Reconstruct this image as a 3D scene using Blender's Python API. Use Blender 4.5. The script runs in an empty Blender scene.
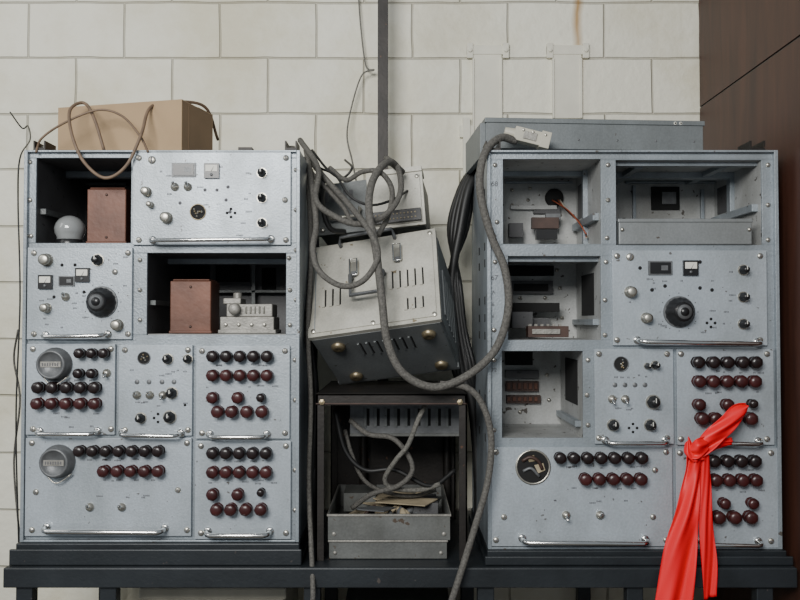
import bpy, math, random
from mathutils import Vector, Matrix
random.seed(7)
R=random.random
D=1.716; PIT=math.radians(1.5); ZC=1.24
FP=400/math.tan(math.radians(25))
cp,sp=math.cos(PIT),math.sin(PIT)
def W(px,py,y=0.0):
    u=(px-400)/FP; v=(300-py)/FP
    t=(y+D)/(cp-v*sp)
    return Vector((u*t,y,ZC+t*(sp+v*cp)))
U=0.002
# ------------------------------------------------ materials
MATS={}
def mat(name,col,rough=0.5,metal=0.0,var=0.12,vs=12,bump=0.0,bs=200,chips=None,coat=0.0,chipamt=0.68,chipscale=60,grime=0.0,mottle=.90):
    m=bpy.data.materials.new(name); m.use_nodes=True
    nt=m.node_tree; N=nt.nodes; L=nt.links; b=N['Principled BSDF']
    b.inputs['Roughness'].default_value=rough; b.inputs['Metallic'].default_value=metal
    b.inputs['Coat Weight'].default_value=coat
    tc=N.new('ShaderNodeTexCoord')
    n=N.new('ShaderNodeTexNoise'); n.inputs['Scale'].default_value=vs; n.inputs['Detail'].default_value=6
    L.new(tc.outputs['Object'],n.inputs['Vector'])
    r=N.new('ShaderNodeValToRGB'); L.new(n.outputs['Fac'],r.inputs['Fac'])
    r.color_ramp.elements[0].position=0.3; r.color_ramp.elements[1].position=0.7
    r.color_ramp.elements[0].color=tuple(max(0,c*(1-var)) for c in col)+(1,)
    r.color_ramp.elements[1].color=tuple(min(1,c*(1+var)) for c in col)+(1,)
    out=r.outputs['Color']
    if grime:
        mp=N.new('ShaderNodeMapping'); mp.inputs['Scale'].default_value=(1.6,1.6,.7); L.new(tc.outputs['Object'],mp.inputs[0])
        g=N.new('ShaderNodeTexNoise'); g.inputs['Scale'].default_value=6; g.inputs['Detail'].default_value=9; g.inputs['Roughness'].default_value=.62
        L.new(mp.outputs[0],g.inputs['Vector'])
        gr=N.new('ShaderNodeValToRGB'); gr.color_ramp.elements[0].position=.34; gr.color_ramp.elements[1].position=.60
        gr.color_ramp.elements[0].color=(1-grime,1-grime*1.02,1-grime*1.1,1); gr.color_ramp.elements[1].color=(1,1,1,1)
        L.new(g.outputs['Fac'],gr.inputs['Fac'])
        vo=N.new('ShaderNodeTexNoise'); vo.inputs['Scale'].default_value=230; vo.inputs['Detail'].default_value=1; L.new(tc.outputs['Object'],vo.inputs['Vector'])
        vr=N.new('ShaderNodeValToRGB'); vr.color_ramp.elements[0].position=.35; vr.color_ramp.elements[1].position=.65; vr.color_ramp.elements[0].color=(mottle,mottle,mottle,1); vr.color_ramp.elements[1].color=(1.0,1.0,1.0,1); L.new(vo.outputs['Fac'],vr.inputs['Fac'])
        m1=N.new('ShaderNodeMixRGB'); m1.blend_type='MULTIPLY'; m1.inputs['Fac'].default_value=1; L.new(out,m1.inputs['Color1']); L.new(gr.outputs[0],m1.inputs['Color2'])
        m2=N.new('ShaderNodeMixRGB'); m2.blend_type='MULTIPLY'; m2.inputs['Fac'].default_value=1; L.new(m1.outputs[0],m2.inputs['Color1']); L.new(vr.outputs[0],m2.inputs['Color2'])
        out=m2.outputs[0]
        rm=N.new('ShaderNodeMapRange'); rm.inputs['To Min'].default_value=rough+.15; rm.inputs['To Max'].default_value=rough-.1; L.new(g.outputs['Fac'],rm.inputs['Value']); L.new(rm.outputs[0],b.inputs['Roughness'])
    if chips:
        n2=N.new('ShaderNodeTexNoise'); n2.inputs['Scale'].default_value=chipscale; n2.inputs['Detail'].default_value=3
        L.new(tc.outputs['Object'],n2.inputs['Vector'])
        r2=N.new('ShaderNodeValToRGB'); r2.color_ramp.elements[0].position=chipamt; r2.color_ramp.elements[1].position=chipamt+0.03
        L.new(n2.outputs['Fac'],r2.inputs['Fac'])
        mx=N.new('ShaderNodeMixRGB'); L.new(r2.outputs['Color'],mx.inputs['Fac']); L.new(out,mx.inputs['Color1'])
        mx.inputs['Color2'].default_value=tuple(chips)+(1,); out=mx.outputs['Color']
    L.new(out,b.inputs['Base Color'])
    if bump>0:
        n3=N.new('ShaderNodeTexNoise'); n3.inputs['Scale'].default_value=bs; n3.inputs['Detail'].default_value=2
        L.new(tc.outputs['Object'],n3.inputs['Vector'])
        bp=N.new('ShaderNodeBump'); bp.inputs['Strength'].default_value=bump; bp.inputs['Distance'].default_value=0.002
        L.new(n3.outputs['Fac'],bp.inputs['Height']); L.new(bp.outputs['Normal'],b.inputs['Normal'])
    MATS[name]=m; return m
mat('panel',(0.425,0.475,0.52),0.38,0.25,0.06,9,0.22,300,chips=(0.14,0.135,0.13),chipamt=0.71,chipscale=75,grime=.24)
mat('frame',(0.31,0.35,0.385),0.38,0.3,0.10,9,0.28,240,chips=(0.11,0.10,0.09),chipamt=0.69,grime=.26)
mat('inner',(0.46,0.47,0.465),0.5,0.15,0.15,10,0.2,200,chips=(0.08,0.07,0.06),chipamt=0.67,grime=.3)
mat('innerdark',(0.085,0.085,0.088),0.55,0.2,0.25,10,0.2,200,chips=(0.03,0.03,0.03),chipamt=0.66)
mat('chrome',(0.72,0.72,0.70),0.18,1.0,0.06,30)
mat('steel',(0.5,0.48,0.42),0.35,0.9,0.2,60)
mat('brass',(0.33,0.27,0.17),0.4,0.8,0.2,80)
mat('black',(0.012,0.012,0.013),0.3,0,0.2,30)
mat('hole',(0.01,0.01,0.01),0.9,0,0.2,30)
mat('redknob',(0.046,0.010,0.010),0.33,0,0.35,40,coat=0.1)
mat('blkknob',(0.014,0.008,0.008),0.3,0,0.3,40,coat=0.1)
mat('white',(0.7,0.69,0.62),0.5,0,0.05,30)
mat('ink',(0.10,0.10,0.11),0.7,0,0.1,30)
mat('capgrey',(0.13,0.135,0.14),0.45,0.3,0.2,60,0.2,300)
mat('copper',(0.125,0.050,0.030),0.45,0.2,0.3,15,0.15,100)
mat('brownpart',(0.06,0.032,0.024),0.5,0.1,0.3,40)
mat('castgrey',(0.27,0.26,0.235),0.5,0.4,0.25,40,0.4,200)
mat('cream',(0.55,0.535,0.47),0.45,0.1,0.12,14,0.1,200,chips=(0.2,0.16,0.1),chipamt=0.69,grime=.25)
mat('caseblue',(0.14,0.15,0.15),0.45,0.25,0.2,14,0.3,250,chips=(0.06,0.05,0.04),chipamt=.7,grime=.25)
mat('coverblue',(0.18,0.198,0.205),0.5,0.15,0.1,8,0.15,250,chips=(.08,.07,.06),chipamt=.72,grime=.2)
mat('modgrey',(0.23,0.245,0.25),0.45,0.2,0.1,8,0.15,250,chips=(.08,.07,.06),chipamt=.71,grime=.2)
mat('trayside',(0.135,0.14,0.135),0.5,0.2,0.2,15,0.2,150,chips=(0.07,0.05,0.035),grime=.35)
mat('tablepaint',(0.018,0.022,0.026),0.45,0.2,0.3,10,0.2,150,chips=(0.07,0.06,0.055),chipamt=.7)
mat('darksteel',(0.022,0.019,0.017),0.5,0.4,0.35,20,0.2,150,chips=(0.10,0.05,0.03))
mat('braid',(0.105,0.10,0.09),0.75,0.1,0.4,240,1.0,420)
mat('braidlight',(0.14,0.135,0.12),0.75,0.0,0.4,240,1.0,420)
mat('rubber',(0.012,0.012,0.012),0.5,0,0.3,50)
mat('browncable',(0.15,0.10,0.065),0.6,0,0.25,50)
mat('cardboard',(0.36,0.25,0.145),0.85,0,0.12,8,0.1,100)
mat('carddark',(0.25,0.165,0.095),0.85,0,0.15,8)  # darker cardboard tone for the box's right side, floor and seams
mat('paper',(0.36,0.30,0.20),0.85,0,0.3,20)
mat('orange',(0.30,0.07,0.03),0.5,0,0.2,20)
mat('red',(0.80,0.002,0.010),0.5,0,0.05,14)
mat('beige',(0.46,0.44,0.36),0.5,0,0.1,20)
mat('bracket',(0.66,0.64,0.54),0.6,0,0.08,15,0.2,60)
mat('glassmilk',(0.27,0.28,0.28),0.12,0.1,0.1,20,coat=0.5)
# ------------------------------------------------ mesh builder
class MB:
    def __init__(s): s.v=[];s.f=[];s.m=[];s.s=[];s.names=[];s.M=None
    def add(s,vs,fs,m,smooth=False):
        o=len(s.v)
        for p in vs:
            p=Vector(p); s.v.append(s.M@p if s.M else p)
        if m not in s.names: s.names.append(m)
        k=s.names.index(m)
        for f in fs: s.f.append([i+o for i in f]); s.m.append(k); s.s.append(smooth)
    def box(s,x0,x1,y0,y1,z0,z1,m):
        x0,x1=sorted((x0,x1));y0,y1=sorted((y0,y1));z0,z1=sorted((z0,z1))
        s.add([(x0,y0,z0),(x1,y0,z0),(x1,y1,z0),(x0,y1,z0),(x0,y0,z1),(x1,y0,z1),(x1,y1,z1),(x0,y1,z1)],
          [(0,3,2,1),(4,5,6,7),(0,1,5,4),(1,2,6,5),(2,3,7,6),(3,0,4,7)],m)
    def lathe(s,o,prof,m,axis=(0,-1,0),seg=16,smooth=True,flute=0):
        a=Vector(axis).normalized(); t=Vector((0,0,1)) if abs(a.z)<.9 else Vector((1,0,0))
        u=a.cross(t).normalized(); w=u.cross(a).normalized(); o=Vector(o)
        vs=[];fs=[]
        for r,h in prof:
            for i in range(seg):
                an=2*math.pi*i/seg
                rr=r*(1-flute*(i%2))
                vs.append(o+a*h+(u*math.cos(an)+w*math.sin(an))*rr)
        for j in range(len(prof)-1):
            for i in range(seg):
                k=(i+1)%seg
                fs.append((j*seg+i,(j+1)*seg+i,(j+1)*seg+k,j*seg+k))
        s.add(vs,fs,m,smooth)
        n=len(prof)
        s.add([vs[(n-1)*seg+i] for i in range(seg)],[tuple(range(seg))[::-1]],m)
    def tube(s,pts,r,m,seg=8,sub=6):
        pts=[Vector(p) for p in pts]
        if sub>1 and len(pts)>2:
            P=[pts[0]*2-pts[1]]+pts+[pts[-1]*2-pts[-2]]; q=[]
            for i in range(1,len(P)-2):
                for k in range(sub):
                    t=k/sub; a,b,c,d=P[i-1],P[i],P[i+1],P[i+2]
                    q.append(0.5*((2*b)+(c-a)*t+(2*a-5*b+4*c-d)*t*t+(3*b-a-3*c+d)*t**3))
            q.append(pts[-1]); pts=q
        n=len(pts); T=[(pts[min(i+1,n-1)]-pts[max(i-1,0)]).normalized() for i in range(n)]
        ref=Vector((0,0,1)) if abs(T[0].z)<.9 else Vector((1,0,0))
        u=T[0].cross(ref).normalized(); vs=[];fs=[]
        for i in range(n):
            u=(u-T[i]*u.dot(T[i])).normalized(); w=T[i].cross(u)
            for k in range(seg):
                an=2*math.pi*k/seg; vs.append(pts[i]+(u*math.cos(an)+w*math.sin(an))*r)
        for i in range(n-1):
            for k in range(seg):
                l=(k+1)%seg; fs.append((i*seg+k,i*seg+l,(i+1)*seg+l,(i+1)*seg+k))
        fs.append(tuple(range(seg))[::-1]); fs.append(tuple((n-1)*seg+k for k in range(seg)))
        s.add(vs,fs,m,True)
    def build(s,name,parent=None,bevel=0,solid=0,sub=0):
        me=bpy.data.meshes.new(name); me.from_pydata([tuple(p) for p in s.v],[],s.f)
        for n in s.names: me.materials.append(MATS[n])
        me.polygons.foreach_set('material_index',s.m); me.polygons.foreach_set('use_smooth',s.s); me.update()
        o=bpy.data.objects.new(name,me); bpy.context.collection.objects.link(o)
        if parent: o.parent=parent
        if solid:
            b=o.modifiers.new('s','SOLIDIFY'); b.thickness=solid
        if sub:
            b=o.modifiers.new('u','SUBSURF'); b.levels=sub; b.render_levels=sub
        if bevel:
            b=o.modifiers.new('b','BEVEL'); b.width=bevel; b.segments=2; b.limit_method='ANGLE'; b.angle_limit=math.radians(50)
        return o
def empty(name):
    e=bpy.data.objects.new(name,None); bpy.context.collection.objects.link(e); e.empty_display_size=.1; return e
def grid_plate(mb,x0,x1,z0,z1,holes,y0,y1,m):
    xs=sorted(set([x0,x1]+[h[0] for h in holes]+[h[1] for h in holes]))
    zs=sorted(set([z0,z1]+[h[2] for h in holes]+[h[3] for h in holes]))
    for j in range(len(zs)-1):
        run=None
        for i in range(len(xs)-1):
            cx=(xs[i]+xs[i+1])/2; cz=(zs[j]+zs[j+1])/2
            hole=any(h[0]<cx<h[1] and h[2]<cz<h[3] for h in holes)
            if hole:
                if run is not None: mb.box(run,xs[i],y0,y1,zs[j],zs[j+1],m); run=None
            elif run is None: run=xs[i]
        if run is not None: mb.box(run,xs[-1],y0,y1,zs[j],zs[j+1],m)
def rect(px0,py0,px1,py1,y=0):
    pm=(py0+py1)/2; xm=(px0+px1)/2
    return (W(px0,pm,y).x,W(px1,pm,y).x,W(xm,py1,y).z,W(xm,py0,y).z)
PY=-0.008
# ---- detail parts
def screw(mb,px,py,r=3.0,y=PY,m='steel'):
    p=W(px,py,y); r*=U
    mb.lathe(p,[(r,0),(r,.0015),(r*.7,.003),(0.0001,.0034)],m,seg=12)
    a=R()*3
    c,s_=math.cos(a)*r*.8,math.sin(a)*r*.8
    mb.add([(p.x-c+s_*.2,y-.0036,p.z-s_-c*.2),(p.x+c+s_*.2,y-.0036,p.z+s_-c*.2),(p.x+c-s_*.2,y-.0036,p.z+s_+c*.2),(p.x-c-s_*.2,y-.0036,p.z-s_+c*.2)],[(0,1,2,3)],'ink')
def term(mb,px,py,m='redknob',r=5.9):
    p=W(px,py,PY); q=r*U
    mb.lathe(p,[(q*.95,0),(q*.95,.004),(q*.6,.005),(q*.6,.009),(q*.95,.011),(q*1.02,.014),(q,.020),(q*.75,.0235),(q*.3,.0245),(.0001,.0245)],m,seg=14,flute=0.05)
def knob(mb,px,py,r=5.0,m='black'):
    p=W(px,py,PY); q=r*U
    mb.lathe(p,[(q*1.15,0),(q*1.15,.002)],'steel',seg=16)
    mb.lathe(p,[(q,.002),(q,.006),(q*.75,.009),(q*.7,.02),(q*.4,.022),(.0001,.022)],m,seg=14,flute=.08)
    mb.box(p.x-.0008,p.x+.0008,PY-.0228,PY-.0215,p.z,p.z+q*.7,'white')
def chromeknob(mb,px,py,r=5):
    p=W(px,py,PY); q=r*U
    mb.lathe(p,[(q,0),(q,.003),(q*.6,.004),(q*.6,.010),(q*.85,.011),(q*.85,.018),(q*.5,.02),(.0001,.02)],'steel',seg=16)
def bigknob(mb,px,py,r=15):
    p=W(px,py,PY); q=r*U
    mb.lathe(p,[(q*1.1,0),(q*1.08,.003)],'capgrey',seg=32)
    mb.lathe(p,[(q,.003),(q,.010),(q*.8,.014),(q*.72,.030),(q*.62,.033),(q*.55,.034)],'black',seg=32,flute=.05)
    mb.lathe(p,[(q*.5,.034),(q*.48,.0365),(.0001,.0365)],'capgrey',seg=24)
    mb.lathe(p,[(q*.3,.0365),(q*.28,.038),(.0001,.038)],'black',seg=24)
    for i in range(12):
        a=i*math.pi/6; x=p.x+math.cos(a)*q*1.3; z=p.z+math.sin(a)*q*1.3
        mb.box(x-.001,x+.001,PY-.0004,PY,z-.001,z+.001,'ink')
def cap(mb,px,py,r=16):
    p=W(px,py,PY); q=r*U
    mb.lathe(p,[(q,0),(q,.006),(q*.9,.008),(q*.88,.026),(q*.8,.029),(q*.72,.0285),(q*.7,.026),(.0001,.026)],'capgrey',seg=32)
    mb.box(p.x-q*.6,p.x+q*.6,PY-.0275,PY-.026,p.z-q*.15,p.z+q*.18,'castgrey')
    for i in range(7): mb.box(p.x-q*.5+i*q*.15,p.x-q*.44+i*q*.15,PY-.028,PY-.0275,p.z-q*.08,p.z+q*.1,'ink')
    mb.tube([(p.x-q*.8,PY-.01,p.z-q*.6),(p.x,PY-.014,p.z-q*1.25),(p.x+q*.9,PY-.01,p.z-q*.7)],.0012,'steel',6,4)
def toggle(mb,px,py):
    p=W(px,py,PY)
    mb.lathe(p,[(.0085,0),(.0085,.003),(.006,.004),(.005,.008),(.0001,.008)],'steel',seg=10)
    mb.lathe(p+Vector((0,-.006,0)),[(.002,0),(.0032,.014),(.0001,.016)],'chrome',axis=(0,-1,.5 if R()>.5 else -.5),seg=8)
def ringhole(mb,px,py,r,m='brass',stuff=True):
    p=W(px,py,PY); q=r*U
    seg=32
    mb.lathe(p,[(q*.98,.0003),(q*.97,.0006)],'hole',seg=32)
    vs=[];fs=[]
    for r_,h in [(q*1.10,0),(q*1.10,.0015),(q,.002),(q*.97,.0006)]:
        for i in range(seg):
            a=2*math.pi*i/seg; vs.append((p.x+r_*math.cos(a),PY-h,p.z+r_*math.sin(a)))
    for j in range(3):
        for i in range(seg):
            k=(i+1)%seg; fs.append((j*seg+i,j*seg+k,(j+1)*seg+k,(j+1)*seg+i))
    mb.add(vs,fs,m,True)
    if stuff:
        for i in range(9):
            a=R()*6.28; d=q*.65*R()
            mb.lathe(p+Vector((d*math.cos(a),0,d*math.sin(a))),[(q*.13,0),(q*.13,.003),(.0001,.0035)],random.choice(['brass','steel','capgrey']),seg=8)
def gauge(mb,px,py,s=6):
    p=W(px,py,PY); q=s*U
    mb.box(p.x-q,p.x+q,PY-.006,PY,p.z-q,p.z+q,'black')
    mb.box(p.x-q*.78,p.x+q*.78,PY-.007,PY-.006,p.z-q*.1,p.z+q*.75,'white')
    mb.lathe(p+Vector((0,0,-q*.55)),[(q*.2,.006),(q*.2,.0075),(.0001,.0075)],'capgrey',seg=10)
    mb.add([(p.x-.0007,PY-.0078,p.z-q*.1),(p.x+.0007,PY-.0078,p.z-q*.1),(p.x+q*.4,PY-.0078,p.z+q*.65)],[(0,1,2)],'ink')
def display(mb,px,py,w=11,h=6):
    p=W(px,py,PY)
    mb.box(p.x-w*U,p.x+w*U,PY-.003,PY,p.z-h*U,p.z+h*U,'capgrey')
    mb.box(p.x-w*U*.85,p.x+w*U*.85,PY-.0045,PY-.003,p.z-h*U*.8,p.z+h*U*.8,'black')
    mb.box(p.x+w*U*.05,p.x+w*U*.6,PY-.0048,PY-.0045,p.z-h*U*.35,p.z+h*U*.35,'capgrey')
def handle(mb,px0,px1,py,dy=0,r=.0042):
    a=W(px0,py,PY); b=W(px1,py+dy,PY); o=.026; c=.010
    for p in (a,b): mb.lathe(p,[(.008,0),(.008,.003),(.005,.004)],'chrome',seg=12)
    pts=[a,a+Vector((0,-o+c,-.001)),a+Vector((c*.35,-o+c*.3,-.002)),a+Vector((c,-o,-.003))]
    pts+=[b+Vector((-c,-o,-.003)),b+Vector((-c*.35,-o+c*.3,-.002)),b+Vector((0,-o+c,-.001)),b]
    mb.tube(pts,r,'chrome',10,1)
def marks(mb,x0,y0,x1,y1,n):
    for i in range(n):
        px=x0+R()*(x1-x0); py=y0+R()*(y1-y0); p=W(px,py,PY); k=random.randint(2,5)
        for j in range(k):
            x=p.x+j*.0026; h=.0012+R()*.0008
            mb.box(x,x+.0016,PY-.0003,PY,p.z-h,p.z+h,'ink')
def dots(mb,pts,r=1.4,m='hole'):
    for (a,b) in pts:
        mb.lathe(W(a,b,PY),[(r*U,.0001),(r*U*.8,.0009),(.0001,.001)],m,seg=8)
def panel(fr,dt,px0,py0,px1,py1,sc=6):
    x0,x1,z0,z1=rect(px0,py0,px1,py1)
    fr.box(x0+.0015,x1-.0015,PY,-.0002,z0+.0015,z1-.0015,'panel')
    for a in (px0+sc,px1-sc):
        for b in (py0+sc,py1-sc): screw(dt,a,b)
def row(mb,py,xs,m,r=5.9,dy=0):
    for i,x in enumerate(xs): term(mb,x,py+dy*i,m,r)
def lin(a,b,n): return [a+(b-a)*i/(n-1) for i in range(n)]
def text(s,px,py,size,parent,y=-.0005):
    c=bpy.data.curves.new('label_'+s,'FONT'); c.body=s; c.size=size; c.extrude=.0003
    o=bpy.data.objects.new('label_'+s,c); bpy.context.collection.objects.link(o)
    p=W(px,py,y); o.location=p; o.rotation_euler=(math.pi/2,0,0); c.materials.append(MATS['ink']); o.parent=parent
def liner(mb,h,dep,m,t=.003):
    x0,x1,z0,z1=h
    mb.box(x0-t,x0,.0061,dep,z0-t,z1+t,m); mb.box(x1,x1+t,.0061,dep,z0-t,z1+t,m)
    mb.box(x0,x1,.0061,dep,z1,z1+t,m); mb.box(x0,x1,.0061,dep,z0-t,z0,m)
    mb.box(x0-t,x1+t,dep,dep+t,z0-t,z1+t,m)
def bk(mb,px0,py0,px1,py1,y,th,m):
    x0,x1,z0,z1=rect(px0,py0,px1,py1,y); mb.box(x0,x1,y-th,y+.0005,z0,z1,m)
DEP=.36
# ================================================= LEFT RACK
def shell(mb,x0,x1,z0,z1,holes):
    grid_plate(mb,x0,x1,z0,z1,holes,0,.006,'frame')
    t=.004
    mb.box(x0,x0+t,.006,DEP,z0,z1,'frame'); mb.box(x1-t,x1,.006,DEP,z0,z1,'frame')
    mb.box(x0+t,x1-t,.006,DEP,z1-t,z1,'frame'); mb.box(x0+t,x1-t,.006,DEP,z0,z0+t,'frame')
    mb.box(x0+t,x1-t,DEP-t,DEP,z0+t,z1-t,'frame')
    for xx in (x0,x1-.007): mb.box(xx,xx+.007,-.010,0,z0,z1,'frame')
    mb.box(x0+.007,x1-.007,-.010,0,z1-.004,z1,'frame'); mb.box(x0+.007,x1-.007,-.010,0,z0,z0+.004,'frame')
LR=empty('electronic_equipment_rack')
fr=MB(); dt=MB()
LX0,LX1=W(24,345).x,W(300,345).x; LZ1=W(160,151).z; LZ0=W(160,541).z
c1=rect(36,158,131,243); c2=rect(147,253,286,335)
shell(fr,LX0,LX1,LZ0,LZ1,[c1,c2])
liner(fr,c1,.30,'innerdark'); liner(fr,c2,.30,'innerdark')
fr.box(c2[0],c2[1],.006,.06,c2[2],c2[2]+.002,'inner')
for q in [(133,152,292,246),(28,247,134,340),(27,343,117,435),(119,344,194,436),(196,345,291,439),(26,437,193,536),(195,440,292,539)]:
    panel(fr,dt,*q)
bk(fr,180,262,210,286,.299,.004,'hole'); bk(fr,262,268,276,292,.299,.004,'hole'); bk(fr,216,262,250,282,.299,.004,'hole')
bk(fr,168,290,290,293,.28,.01,'caseblue'); bk(fr,168,262,172,320,.28,.01,'caseblue'); bk(fr,252,262,256,320,.28,.01,'caseblue'); bk(fr,170,258,290,262,.28,.01,'caseblue')
bk(fr,90,190,118,210,.299,.004,'hole'); bk(fr,75,183,128,186,.28,.01,'caseblue'); bk(fr,84,183,87,240,.28,.01,'caseblue'); bk(fr,50,176,125,179,.2,.01,'caseblue')
fr.box(c1[0],c1[1],.15,.17,c1[3]-.014,c1[3],'frame'); fr.box(c2[0],c2[1],.15,.17,c2[3]-.012,c2[3],'frame')
fr.box(c1[0],c1[0]+.012,.02,.28,c1[2]+.06,c1[2]+.072,'caseblue')
fr.box(c2[0],c2[0]+.012,.02,.28,c2[2]+.06,c2[2]+.07,'caseblue')
for (a,b) in [(30,162),(30,200),(31,236),(289,258),(290,290),(290,325),(140,260),(140,290),(140,320),(296,170),(296,210),(296,250),(296,300),(295,360),(295,400),(295,470),(295,510)]:
    screw(dt,a,b,2.4,-.0002)
# P1
display(dt,184,170,12,7); gauge(dt,212,171,7.5)
for b in (173,198,223): knob(dt,262,b,4.6); marks(dt,240,b-2,250,b+2,1)
chromeknob(dt,147,192,5); chromeknob(dt,151,205,3.4); chromeknob(dt,167,218,6); ringhole(dt,198,212,7.5); 
for p in [(175,187),(188,187),(205,190),(217,190),(228,187),(230,212),(180,203),(226,200)]: dots(dt,[p],1.8,'ink')
dots(dt,[(231,209),(235,213),(231,217),(227,213)],1.6)
marks(dt,160,160,250,236,12); screw(dt,152,160,4); screw(dt,285,200); handle(dt,153,271,240,-1)
for a in (175,188): toggle(dt,a,187)
# P2
gauge(dt,83,275,7); gauge(dt,46,282,7); display(dt,67,281,8,5); knob(dt,98,260,5.5); chromeknob(dt,47,260,6.5); chromeknob(dt,118,325,6)
bigknob(dt,102,302,14.5); chromeknob(dt,47,308,5); screw(dt,115,272); toggle(dt,66,297); dots(dt,[(62,265),(75,265),(84,292),(54,297)],1.8)
marks(dt,38,290,85,328,10); marks(dt,110,255,126,290,3); handle(dt,46,108,335,-1)
# P3a
cap(dt,56,364,16.5); row(dt,353,[82,94,106],'blkknob',5.2); row(dt,373,[81,94],'blkknob',5); toggle(dt,107,373)
row(dt,387,lin(41,97,5),'blkknob',6); row(dt,403,lin(40,97,5),'redknob',6); marks(dt,36,380,105,381,4); marks(dt,36,411,105,428,6); handle(dt,40,98,431,0)
# P3b
ringhole(dt,144,358,6,'capgrey'); knob(dt,168,359,5); knob(dt,188,359,4.4)
for a in (137,149,162,174): dots(dt,[(a,382)],2.6,'capgrey')
for a in (137,150,163): toggle(dt,a,395)
knob(dt,172,393,5.5); knob(dt,141,418,5); knob(dt,170,417,6); marks(dt,128,370,185,376,6); marks(dt,128,402,185,406,5); dots(dt,[(154,418),(158,414),(158,422),(185,405)],1.5); handle(dt,123,181,432,1)
# P3c
row(dt,356,lin(214,268,5),'blkknob',6); row(dt,375,lin(214,268,5),'redknob',6.1)
row(dt,397,[214,239],'redknob',6); row(dt,411,[219,233,248,263],'redknob',6.3); row(dt,397,[262],'blkknob',4.5); marks(dt,206,364,275,366,5); marks(dt,206,385,275,388,5)
handle(dt,210,267,434,0)
# P4a
cap(dt,59,461,16.5); row(dt,450,lin(82,160,7),'blkknob',5.8); row(dt,470,lin(106,160,5),'redknob',6)
toggle(dt,90,507); toggle(dt,122,507); marks(dt,80,459,165,461,7); marks(dt,80,480,165,482,5); marks(dt,60,495,150,500,4); screw(dt,178,490); screw(dt,36,492)
handle(dt,47,165,527,1,.005)
# P4b
row(dt,452,lin(214,267,5),'blkknob',6); row(dt,471,lin(214,267,5),'redknob',6.1); row(dt,493,[214,239],'redknob',6); row(dt,508,[218,232,247,262],'redknob',6.2); row(dt,491,[262],'blkknob',4)
marks(dt,206,460,275,463,5); marks(dt,206,480,275,484,5); handle(dt,208,270,531,0,.005)
fr.build('cabinet_frame',LR,bevel=.0012); dt.build('controls',LR)
tp=MB()
for px in (40,291):
    p=W(px,151,0); tp.box(p.x-.012,p.x+.012,-.004,.05,LZ1,LZ1+.006,'darksteel'); tp.box(p.x-.012,p.x-.009,-.004,.05,LZ1+.006,LZ1+.02,'darksteel'); tp.box(p.x+.009,p.x+.012,-.004,.05,LZ1+.006,LZ1+.02,'darksteel')
    tp.lathe((p.x,.02,LZ1+.006),[(.006,0),(.006,.008),(.0001,.009)],'steel',axis=(0,0,1),seg=6,smooth=False)
p=W(245,151,0.02); tp.box(p.x-.014,p.x+.014,.02,.06,LZ1,LZ1+.012,'darksteel')
tp.build('lifting_brackets',LR)
def can(px0,py0,px1,y,zb):
    x0,x1,z0,z1=rect(px0,py0,px1,py0+50,y); m=MB()
    d=x1-x0
    m.box(x0,x1,y,y+d,zb+.004,z1,'copper'); m.box(x0-.002,x1+.002,y-.002,y+d+.002,zb,zb+.006,'copper'); m.box(x0+.004,x1-.004,y+.004,y+d-.004,z1,z1+.004,'copper')
    m.lathe(((x0+x1)/2,y-.0002,z1-.012),[(.003,0),(.003,.002),(.0001,.002)],'brownpart',seg=10)
    m.lathe(((x0+x1)/2,y-.0002,zb+.014),[(.003,0),(.003,.002),(.0001,.002)],'brownpart',seg=10)
    return m
can(87,189,126,.03,c1[2]+.0005).build('copper_transformer_can',None,bevel=.002)
can(170,281,211,.015,c2[2]+.0025).build('copper_transformer_can',None,bevel=.002)
m=MB(); p=W(70,224,.05)
prof=[(.022,0),(.022,.007),(.026,.010)]+[(.031*math.cos(a),.032+.029*math.sin(a)) for a in [math.radians(x) for x in (-35,-15,5,25,45,62,78)]]+[(.0001,.0612)]
m.lathe((p.x,.05,c1[2]+.0005),prof,'glassmilk',axis=(0,0,1),seg=28)
m.lathe((p.x,.05,c1[2]+.0008),[(.027,0),(.027,.010),(.023,.012)],'black',axis=(0,0,1),seg=20)
m.build('glass_lamp_bulb')
m=MB(); x0,x1,z0,z1=rect(220,304,274,334,.02); zb=c2[2]+.0025
m.box(x0,x1,.02,.10,zb,zb+.034,'castgrey'); m.box(x0+.012,x1-.004,.025,.095,zb+.034,zb+.06,'castgrey'); m.box(x0+.004,x0+.04,.03,.09,zb+.06,zb+.072,'castgrey')
m.box(x0-.004,x1+.004,.018,.10,zb,zb+.008,'castgrey')
m.lathe((x0+.03,.02,zb+.05),[(.012,0),(.012,.01),(.008,.014),(.0001,.014)],'castgrey',seg=16)
m.lathe((x0+.028,.06,zb+.07),[(.009,0),(.009,.014),(.0001,.015)],'castgrey',axis=(0,0,1),seg=14)
for i in range(4): m.lathe((x0+.012+i*.026,.02,zb+.018),[(.004,0),(.004,.004),(.0001,.004)],'steel',seg=8)
for i in range(5): m.box(x0+.05+i*.009,x0+.054+i*.009,.022,.026,zb+.04,zb+.056,'steel')
m.build('cast_metal_motor_unit',None,bevel=.002)
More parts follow.
